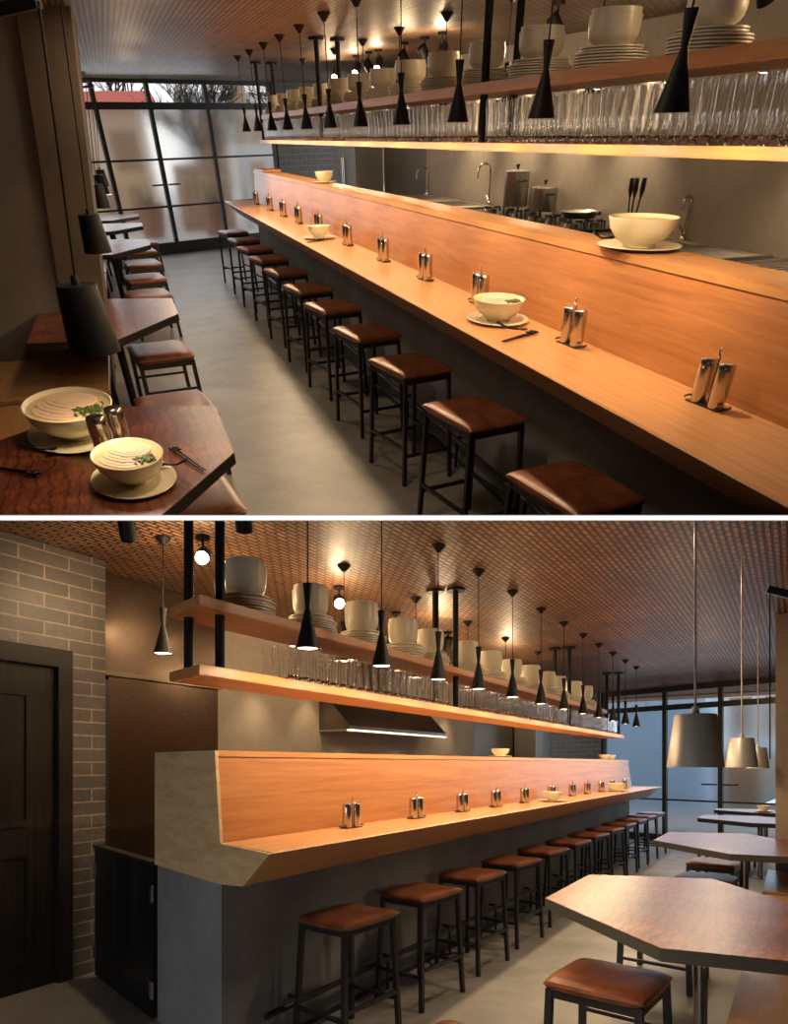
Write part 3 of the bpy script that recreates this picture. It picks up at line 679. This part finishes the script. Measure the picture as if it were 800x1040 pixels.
for k in range(5):
    q = k*1.3; u = tag(MB().tube([(.02*math.cos(q), .02*math.sin(q), .012), (.05*math.cos(q), .05*math.sin(q), .26), (.055*math.cos(q), .055*math.sin(q), .32), (.06*math.cos(q), .06*math.sin(q), .40)], [.006, .007, .022, .018], 8).build('cooking_utensil', 'black_metal', None, True, (4.5, 6.8, 1.1006)), '%s black utensil standing in the holder, upper view' % nth(k+1), 'utensil', 'utensils in the holder, upper view')
for y in (4.6, 7.2, 8.4, 9.6, 11): light('SPOT', 'wall_wash', (4.50, y, 2.3), 80, (1, .74, .46), aim=(4.64, y, 1.1), angle=95, blend=.9, radius=.04)
# tables, benches and low stools along the wall
UP_POLY = [(-.57, -.85), (.07, -1.02), (.59, -.16), (.59, .62), (-.05, .86), (-.57, .38)]
for i, y in enumerate((3.47, 7.02, 12.2, 15.0, 17.0)):
    lb = ('set with two ramen bowls', 'bare, behind the set table', 'third from the set one', 'fourth from the set one', 'beside the glazed doors')[i]
    table('dark burr-wood six-sided table, %s, upper view' % lb, [(x, yy*(1 if i < 3 else .78)) for x, yy in UP_POLY], .75, .05, 'table_edge', [(.05, -.3)], 'matt_black', 'burr-wood tables along the wall, upper view', (-.35, y, 0))
for i, (y0, y1) in enumerate(((5.92, 7.2), (4.55, 5.78), (3.2, 4.41))):
    bench('tan wooden bench module, %s, upper view' % ('against the pilaster', 'second from the pilaster', 'beside the set table')[i], -1.35, -.42, y0, y1, .45, 'bench modules, upper view')
for i, (y0, y1) in enumerate(((8.7, 10.4), (10.5, 12.2), (12.3, 14.0), (14.1, 15.8))):
    bench('tan wooden bench module, %s beyond the pilaster, upper view' % nth(i+1), -1.35, -.45, y0, y1, .45, 'bench modules, upper view')
ARM1 = (-.55, 4.05, 2.14)
ref = make_low_stool('', .53, .68, .45, 'low stools at the tables, upper view')
USL = [(-.03, 3.72, 'under the set table'), (.03, 5.45, 'between the set table and the bare one'), (.02, 7.25, 'standing under the bare table'), (.05, 10.35, 'first beyond the bare table'), (.06, 11.75, 'second beyond the bare table'), (.08, 13.3, 'third beyond the bare table'), (.09, 14.9, 'fourth beyond the bare table'), (.18, 16.25, 'beside the glazed doors')]
for i, (x, y, w) in enumerate(USL):
    lb = 'low stool with brown leather seat, %s, upper view' % w; rz = math.radians(7)
    if i == 0: at(ref, (x, y, 0), rz); ref['label'] = lb
    else: dup(ref, (x, y, 0), lb, rz)
for i, (x, y, top, arm) in enumerate(((-.245, 3.32, (-.11, 3.32, 2.14), ARM1), (-.265, 6.7, (-.09, 6.7, 2.47), None), (-.26, 11.3, (-.08, 11.3, 2.36), (-.42, 11.2, 2.33)), (-.26, 14.2, (-.06, 14.2, 2.42), (-.42, 14.0, 2.38)), (-.26, 16.6, (-.02, 16.6, 2.46), (-.45, 16.4, 2.42)))):
    drum_pendant('drum_pendant', 'black tapered drum pendant over the %s, upper view' % ('table set with ramen', 'bare table', 'third table', 'fourth table', 'table by the doors')[i], (x, y, 1.2), top, .1025, .225, 'matt_black', 'drum pendants over the tables, upper view', False, arm)
b = ramen('on the set table behind the steel shakers, upper view', (-.49, 3.86, .75), .43, .46, True, .74, 1.5, math.radians(10))
ramen('on the set table before the steel shakers, upper view', (-.225, 3.11, .75), .30, .36, True, .85, 1.42, math.radians(10))
caddy('between the two bowls on the set table, upper view', 'caddies on the tables, upper view', (-.30, 3.49, .75), .045, .18, math.radians(-35))
chopsticks('black chopsticks at the aisle corner of the set table, upper view', (.08, 3.10, .7508), math.radians(109), .38)
chopsticks('black chopsticks at the wall side of the set table, upper view', (-.84, 3.48, .7508), math.radians(-39), .27)
spoon('black spoon on the saucer of the larger ramen bowl, upper view', (-.60, 3.56, .774), math.radians(165), .12)
spoon('black spoon on the saucer of the smaller ramen bowl, upper view', (-.08, 3.17, .770), math.radians(-30), .11)
# light of the upper room
for y in (3.2, 7, 11, 15): light('AREA', 'aisle_fill', (.45, y, ZC(y)-.03), 13, (1, .74, .48), aim=(.45, y, 0), size=(.3, .3))  # added soft fill over the aisle, no fixture there
for y in (3, 6, 9, 12): light('POINT', 'kitchen_fill', (3.0, y, 2.2), 14, radius=.05)  # added points brightening the kitchen behind the shelf
light('SPOT', 'drum_light', (-.245, 3.36, 1.19), 9, (1, .78, .50), aim=(-.27, 3.36, 0), angle=160, blend=.5, radius=.06)
light('SPOT', 'drum_light', (-.265, 6.7, 1.19), 3, (1, .78, .50), aim=(-.265, 6.7, 0), angle=160, blend=.5, radius=.06)
light('SPOT', 'bench_fill', (.5, 5.2, 2.3), 22, (1, .76, .5), aim=(-1.0, 5.6, .45), angle=70, blend=.8, radius=.08)  # added spot lifting the dark benches, not a lamp of the room
for y in (4, 7.5, 11, 14): light('POINT', 'ceiling_fill', (.5, y, 1.95), 4.5, (1, .72, .44), radius=.08)  # fixtureless points added to warm the ceiling
light('AREA', 'daylight', (.4, 17.6, 1.7), 24, (.86, .92, 1), aim=(.9, 12, -1.8), size=(3.4, 1.6))
# ================================================================== LOWER VIEW
SET.update(M=M_LOW, room='lower'); ZL = lambda y: 2.97
struct(MB().box(-4.9, 1.6, -2, 15.5, -.1, 0), 'floor_lower', 'floor_concrete')
struct(MB().box(-4.9, 1.6, -2, 15.5, 2.97, 3.07), 'ceiling_lower', 'woven_ceiling')
m = MB(); m.box(-4.55, -4.25, 2.575, 2.826, 0, 2.965); m.box(-4.55, -4.25, -2, 2.575, 2.272, 2.965); m.box(-4.55, -4.25, -2, .8, 0, 2.272)
struct(m, 'wall_brick', 'brick_grey')
d = bpy.data.objects.new('door_lower', None); COL.objects.link(d); at(d, (-4.28, 2.57, 0)); d['kind'] = 'structure'
m = MB(); m.box(-.2, .045, -.10, 0, 0, 2.266); m.box(-.2, .045, -1.76, -1.66, 0, 2.266); m.box(-.2, .045, -1.66, -.1, 2.15, 2.266); m.build('frame', 'dark_oak', d)
m = MB(); m.box(-.1, .0, -1.655, -.105, .0, 2.145)
for z0, z1 in ((.18, .92), (1.08, 1.98)):
    m.box(-.02, .012, -1.0, -.96, z0, z1); m.box(-.02, .012, -.30, -.26, z0, z1); m.box(-.02, .012, -.96, -.30, z1-.04, z1); m.box(-.02, .012, -.96, -.30, z0, z0+.04)
m.build('leaf', 'dark_oak', d); MB().tube([(.0, -1.58, 1.05), (.06, -1.58, 1.05), (.06, -1.45, 1.05)], .012, 10).build('door_handle', 'black_metal', d, True)
struct(MB().box(-4.9, -4.5, 4.09, 9.68, 0, 2.965), 'wall_left_lower', 'wall_greige')
struct(MB().box(-4.9, -4.5, 9.68, 12.35, 0, 2.965), 'wall_kitchen_lower', 'bronze_panel')
struct(MB().box(-4.9, -4.5, 2.83, 4.09, 0, 2.965), 'wall_service', 'brushed_panel')
t = thing('steel_locker', 'dark brushed steel cupboard with black frame behind the gate, lower view', 'cupboard', (-4.5, 3.5, 0))
MB().box(.0, .06, -.52, .57, .5, 2.16).build('front_panel', 'brushed_panel', t); MB().box(.0, .075, -.58, -.522, .5, 2.13).build('side_frame', 'black_metal', t); MB().box(0, .09, -.58, .585, 2.165, 2.2).build('top_strip', 'bronze_panel', t); MB().box(0, .06, -.5, .57, 0, .495).build('plinth', 'black_metal', t)
t = thing('refrigerator', 'blue-grey steel refrigerator side beyond the dark panel, lower view', 'refrigerator', (-4.3, 11.9, 0))
MB().box(-.19, .2, -.5, .42, .08, 2.25, .01).build('body', 'grey_steel_front', t)
for k in (0, 1): MB().box(.203, .23, -.49+k*.46, -.05+k*.46, .1, 2.22, .006).build('door', 'grey_steel_front', t); MB().tube([(.26, -.06+k*.06, .9), (.26, -.06+k*.06, 1.5)], .012, 8).build('door_handle', 'chrome', t, True)
MB().box(-.19, .2, -.45, .4, 0, .08).build('plinth', 'black_metal', t)
t = thing('extractor_hood', 'dark steel extractor hood with light strip on the greige wall, lower view', 'extractor hood', (-4.5, 6.6, 1.84))
MB().extrude_y([(.002, .03), (.42, .03), (.42, .07), (.12, .38), (.002, .38)], -1.0, 1.25).build('canopy', 'hood_steel', t)
MB().box(.39, .425, -1.0, 1.25, .012, .028).build('light_strip', 'led', t); MB().box(.002, .38, -1.0, 1.25, .01, .03).build('filter_panel', 'steel', t); MB().box(.002, .3, -.2, .45, .38, 1.115).build('flue', 'hood_steel', t)
yw = math.radians(-17)
end_wall((-1.6, 13.0), yw, [-1.83, -.55, .48, 1.5, 2.6], .14, 2.57, 2.965, (.81,), (1, 2), 'w', 'd', 'frosted_blue', 5, 'lower')
b = MB().box(-3.4, -1.88, -.06, .06, 0, 2.965).build('wall_end_lower', 'brick_dark', None, False, (-1.6, 13.0, 0), yw); b['kind'] = 'structure'
struct(MB().box(1.5, 1.6, -2, 13.4, 0, 2.965), 'wall_right_lower', 'stucco_dark'); struct(MB().box(-4.9, 1.6, -2.1, -2, 0, 2.965), 'wall_back_lower', 'stucco_dark')
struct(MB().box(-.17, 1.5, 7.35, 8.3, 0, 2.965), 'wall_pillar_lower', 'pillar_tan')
struct(MB().box(-16, 14, 16, 40, -.2, -.06), 'street_lower', 'street')
struct(MB().box(-5, 6, 14.9, 15.7, 2.95, 3.05), 'transom_reflection_slab', 'facade_brown')  # added slab standing in for the ceiling's reflection in the transom glass
house('street_house', 'blue rendered house outside the glass beyond the bar, lower view', 'facade_blue', -9, -2.6, 24, 28, 5.5, None, 4, 2)
house('street_house', 'pale house outside behind the door mullions, lower view', 'facade_pale', -2.4, 1.2, 28, 32, 4.5, None, 3, 2)
house('street_kiosk', 'grey kiosk outside behind the tables, lower view', 'facade_grey', -1.9, .8, 20, 22, 1.9, None, 2, 1)
NEAR = lambda x: 2.414-.297*(x+3.133)
bar_counter('long timber bar counter with pale plywood end, lower view', -1, -1.90, 1.11, 1.557, NEAR, 11.5, None, -3.133, -2.34, -2.40, -2.357, .0, True)
t = thing('service_gate', 'black panel gate between brick wall and counter end, lower view', 'gate', (-3.137, 2.412, 0), math.radians(-16))
MB().box(-1.06, -.02, -.02, .02, .012, .905, .002).build('panel', 'gate_black', t); MB().box(-1.07, -.01, -.03, .03, .905, .925).build('top_rail', 'black_metal', t)
for z in (.18, .74):
    MB().box(-.03, .0, -.034, -.02, z-.05, z+.05).build('hinge', 'hinge', t); MB().box(-1.07, -1.05, -.034, -.02, z-.05, z+.05).build('latch_plate', 'hinge', t)
foot_rail('black foot rail along the concrete counter base, lower view', -2.29, -2.355, 2.42, 11.0, .2, .9)
NS = lambda x: 2.03-.30*(x+2.33)
lp = [(-2.43, y) for y in (2.24, 4.85, 8.05, 10.7)]+[(-2.6, y-.05) for y in (2.24, 4.85, 8.05, 10.7)]
hanging_shelf('two-tier hanging timber shelf over the bar, lower view', -2.34, -2.68, NS, 10.7, 9.6, 1.955, 2.28, .05, .05, lp, ZL)
crockery(-2.515, [2.50+.545*i-(.12 if i in (4, 10) else 0) for i in range(13)][::-1], 2.281, 'lower', .165, .115, (1, 1.04, .97))
glasses((-2.41, -2.51, -2.61), 2.76, 6.9, 10.5, .098, 1.956, 'lower', 1.35, [(y-.14, y+.09) for y in (4.85, 8.05)])
LOY = [2.46, 3.13, 3.83, 4.48, 5.17, 5.89, 6.60, 7.31, 8.0, 8.72, 9.45, 10.18]
for i, y in enumerate(LOY):
    t = cone_pendant('cone_pendant', '%s black hourglass pendant from the door end over the bar, lower view' % nth(i+1), 2.97-2.385, .325, .058, 'hourglass pendants over the bar, lower view')
    at(t, (-2.05, y, 2.97)); light('SPOT', 'pendant_light', (-2.01, y, 2.05), 22, (1, .72, .43), angle=168, blend=.25)
for i, (x, y) in enumerate(((-3.5, 2.74), (-2.85, 3.84), (-2.86, 4.92), (-2.88, 6.03), (-2.88, 7.05), (-2.88, 8.15))):
    t = cone_pendant('cone_pendant', '%s black hourglass pendant from the brick wall over the kitchen, lower view' % nth(i+1), .46 if i == 0 else .42, .30, .062, 'hourglass pendants over the kitchen, lower view')
    at(t, (x, y, 2.97)); light('SPOT', 'pendant_light', (x, y, 2.2), 22, angle=150, blend=.5)
for i, (x, y, lit) in enumerate(((-3.25, 2.30, 0), (-3.26, 2.86, 1), (-2.58, 2.55, 0), (-3.22, 4.27, 1), (-3.3, 5.3, 0), (-3.3, 6.4, 0))):
    spot_head('%s ceiling spotlight from the brick wall, %s, lower view' % (nth(i+1), 'lit' if lit else 'unlit'), (x, y, 2.97), (x+1.1, y-1.2, 2.1) if lit else (x-.5, y+.6, 2), 'kitchen ceiling spotlights, lower view', lit)
for x, y in ((-3.2, 2.7), (-3.1, 4.1), (-3.0, 5.6), (-3, 7.4)): light('POINT', 'spot_glow', (x, y, 2.78 if y > 4 else 2.6), 11, radius=.03)
ref = make_bar_stool('', .36, .46, .70, 'bar stools along the counter, lower view')
for i, y in enumerate([2.80, 3.58, 4.36, 5.13, 5.94, 6.74, 7.52, 8.28, 9.04, 9.8, 10.55, 11.3]):
    lb = 'black bar stool with brown leather seat, %s from the counter end panel, lower view' % nth(i+1); rz = math.radians(-6+random.uniform(-1.5, 1.5))
    if i == 0: at(ref, (-2.05, y, 0), rz); ref['label'] = lb
    else: dup(ref, (-2.045, y, 0), lb, rz)
for i, y in enumerate([3.10, 3.87, 4.60, 5.27, 5.98, 6.80, 7.56, 8.2, 8.9, 9.5, 10.3]):
    caddy('%s from the plywood end on the counter, lower view' % nth(i+1), 'caddies on the bar counter, lower view', (-2.245, y, 1.11), .028, .14, math.radians(-3))
ramen('on the counter between the fifth and sixth caddies, lower view', (-2.10, 6.38, 1.11), .21, .30)
ramen('on the counter at its window end, lower view', (-2.10, 9.15, 1.11), .25, .34)
for (x, y, d_, w) in ((-2.55, 6.1, .19, 'on the high ledge halfway along'), (-2.52, 10.15, .17, 'on the ledge end, door side of a pair'), (-2.52, 10.55, .17, 'on the ledge end, window side of a pair')): ramen(w+', lower view', (x, y, 1.557), d_, d_*1.25, False)
LO_POLY = [(-.56, -.10), (.155, -.79), (.62, -.71), (.60, .45), (.16, 1.06), (-.56, .79)]
for i, (y, kx) in enumerate(((3.54, 1), (6.72, 1), (9.75, .95), (11.55, .9))):
    table('burr-wood six-sided table, %s, lower view' % ('with a bright worn sheen beside the bench', 'second from the bench corner', 'third from the bench corner', 'by the glazed doors')[i], [(x*kx, yy*(1 if i < 2 else .7 if i == 2 else .5)) for x, yy in LO_POLY], .75, .055, 'table_edge_grey' if i < 2 else 'table_edge', [(.22, -.1)], 'dark_steel_post', 'burr-wood tables, lower view', (-.615, y, 0))
ramen('on the table by the glazed doors, lower view', (-.42, 11.5, .75), .2, .27)
for i, (y0, y1) in enumerate(((1.9, 3.87), (4.1, 5.9), (6.05, 7.3))):
    bench('tan wooden bench module, %s, lower view' % ('catching the light beside the steel pedestal', 'second from the camera end', 'against the pillar')[i], -.235, .55, y0, y1, .45, 'bench modules, lower view')
ref = make_low_stool('', .50, .50, .45, 'low stools at the tables, lower view')
for i, (x, y, w) in enumerate(((-.79, 3.27, 'in front of the largest table'), (-1.03, 2.12, 'cut by the bottom of the view'), (-.78, 4.75, 'behind the largest table'), (-.72, 6.62, 'under the second table'), (-.75, 7.75, 'beyond the second table'), (-.83, 9.4, 'under the third table'), (-.75, 10.4, 'beyond the third table'))):
    lb = 'low stool with brown leather seat, %s, lower view' % w; rz = math.radians(-6)
    if i == 0: at(ref, (x, y, 0), rz); ref['label'] = lb
    else: dup(ref, (x, y, 0), lb, rz)
for i, (x, y, z, top) in enumerate(((-.32, 2.64, 1.478, 2.2), (-.31, 4.92, 1.468, 2.75), (-.31, 7.1, 1.45, 2.95))):
    drum_pendant('drum_pendant', 'brushed steel tapered drum pendant, %s from the camera end, lower view' % nth(i+1), (x, y, z), (x, y, 2.965), .1, .198, 'pewter', 'drum pendants over the tables, lower view', False, None)
t = thing('wall_bracket', 'black lamp arm reaching from the wall with a thin cord, lower view', 'wall bracket', (-.10, 3.05, 2.21))
MB().bar((0, 0, 0), (1.595, .3, -.62), .03, .024).build('arm', 'black_metal', t); MB().tube([(.01, 0, 0), (.01, 0, -.7)], .003, 6).build('cord', 'matt_black', t)
for y, z in ((3.6, 2.7), (5.6, 2.93), (8.2, 2.93), (11, 2.93)): light('AREA', 'aisle_fill', (-.95, y, z), 22, (1, .74, .48), aim=(-1.0, y, 0), size=(.3, .3))  # extra overhead fill for this aisle, not fitted lamps
for y in (3.0, 4.6, 6.4, 8.2): light('POINT', 'kitchen_fill', (-3.3, y, 2.45), 12, radius=.05)  # added kitchen brightening on the lower side, no fixtures
for y in (4.6, 5.4, 8.6): light('SPOT', 'wall_wash', (-4.25, y, 2.4), 16, aim=(-4.45, y, 1.2), angle=80, blend=.9, radius=.04)
for y in (3.25, 3.85): light('SPOT', 'panel_wash', (-4.2, y, 2.12), 3.2, aim=(-4.44, y, 1.8), angle=85, blend=.9, radius=.04); light('SPOT', 'panel_wash', (-4.1, y, 2.6), 4, aim=(-4.45, y, 2.5), angle=80, blend=.9, radius=.04)
light('AREA', 'rear_fill', (-1.7, -1.5, .5), 27, (.95, .97, 1), aim=(-2.6, 2.4, .8), size=(2.4, .8))  # added fill from behind the camera for the counter end, no opening there
for y in (6.0, 7.2): light('SPOT', 'hood_light', (-4.2, y, 1.835), 4, aim=(-4.4, y, 1), angle=110, radius=.03)
light('SPOT', 'brick_wash', (-3.75, 2.45, 2.6), 11, aim=(-4.25, 2.4, 2.5), angle=110, blend=.9)
light('AREA', 'daylight', (-1.3, 12.3, 1.6), 16, (.66, .82, 1), aim=(-1.6, 6, -1.5), size=(3.0, 1.8))
for y in (4.4, 7, 10): light('POINT', 'ceiling_fill', (-1.0, y, 2.1), 5, (1, .72, .44), radius=.08)  # added free-hanging points, warm fill for the lower ceiling
for x, y, z in ((-.32, 2.64, 1.55), (-.31, 4.92, 1.54), (-.31, 7.1, 1.52)): light('SPOT', 'drum_light', (x, y, z), 7, (1, .74, .46), aim=(x, y, 0), angle=120, blend=.7)
light('SPOT', 'bench_fill', (1.25, 2.9, 1.35), 60, (1, .74, .46), aim=(-.05, 3.3, .45), angle=60, blend=.6, radius=.06)  # helper spot added to brighten the bench top
light('SPOT', 'seat_fill', (-1.5, 1.9, 1.75), 75, (1, .72, .42), aim=(-.75, 3.3, .45), angle=50, blend=.7, radius=.06)  # added low warm spot for the front stool seat, no fixture
# ================================================================== each room is cut off at the sloping plane between the two
def side(room): return (N_UP, -1) if room == 'upper' else (N_LOW, 1)
bpy.context.view_layer.update()
def root_of(o):
    while o.parent: o = o.parent
    return o
for o in [o for o in COL.objects if o.type == 'MESH']:
    room = ROOM_OF.get(root_of(o).name, SET['room']) if root_of(o).name in ROOM_OF else o.get('_r', None)
    if room is None: continue
    n, sg = side(room); mw = o.matrix_world
    ds = [sg*n.dot(mw @ Vector(c)-CAM) for c in o.bound_box]
    if min(ds) >= 0: continue
    if max(ds) <= 0: bpy.data.objects.remove(o, do_unlink=True); continue
    if o.data.users > 1: o.data = o.data.copy()
    inv = mw.inverted(); pc = inv @ CAM; nl = (mw.to_3x3().transposed() @ (n*sg)).normalized()
    bm = bmesh.new(); bm.from_mesh(o.data)
    bmesh.ops.bisect_plane(bm, geom=bm.verts[:]+bm.edges[:]+bm.faces[:], plane_co=pc, plane_no=nl, clear_inner=True)
    if bm.faces: bm.to_mesh(o.data); bm.free()
    else: bm.free(); bpy.data.objects.remove(o, do_unlink=True)
def has_mesh(o): return o.type != 'EMPTY' or any(has_mesh(c) for c in o.children)
for o in [o for o in COL.objects if o.type == 'EMPTY' and not o.parent]:
    if not has_mesh(o): bpy.data.objects.remove(o, do_unlink=True)
# thin unseen sheets added along that slope, stopping light between the rooms
def sheet(name, row, d0, d1, up):
    k = (row-PY)/F; m = MB(); t = .0003
    pts = [(-9, d0), (9, d0), (9, d1), (-9, d1)]
    w = [CAM+AX*x+AZ*d+AY*(k*d) for x, d in pts]; nn = wedge(row)*(t if up else -t)
    a = [m.bm.verts.new(p) for p in w]; b = [m.bm.verts.new(p+nn) for p in w]
    m.bm.faces.new(a); m.bm.faces.new(b[::-1])
    for i in range(4): m.bm.faces.new((a[i], a[(i+1) % 4], b[(i+1) % 4], b[i]))
    SET.update(M=M_LOW, room='none'); struct(m, name, 'sheet_brown')
sheet('light_seal_upper', 523.4, .7, 22, True); sheet('light_seal_lower', 528.5, .7, 17, False); sheet('light_seal_back', 526, -3.5, -.25, True)
# ------------------------------------------------------------------ sky and view
wd = bpy.data.worlds.new('sky'); sc.world = wd; wd.use_nodes = True
bg = wd.node_tree.nodes['Background']; bg.inputs['Color'].default_value = (1, 1, 1, 1); bg.inputs['Strength'].default_value = 1.0
vs = sc.view_settings; vs.view_transform = 'Standard'; vs.look = 'None'; vs.gamma = 1; vs.exposure = 0.18; vs.use_curve_mapping = False
sc.cycles.use_denoising = True; sc.cycles.max_bounces = 26; sc.cycles.transmission_bounces = 24; sc.cycles.glossy_bounces = 5; sc.cycles.diffuse_bounces = 4
sc.cycles.sample_clamp_indirect = 4.0
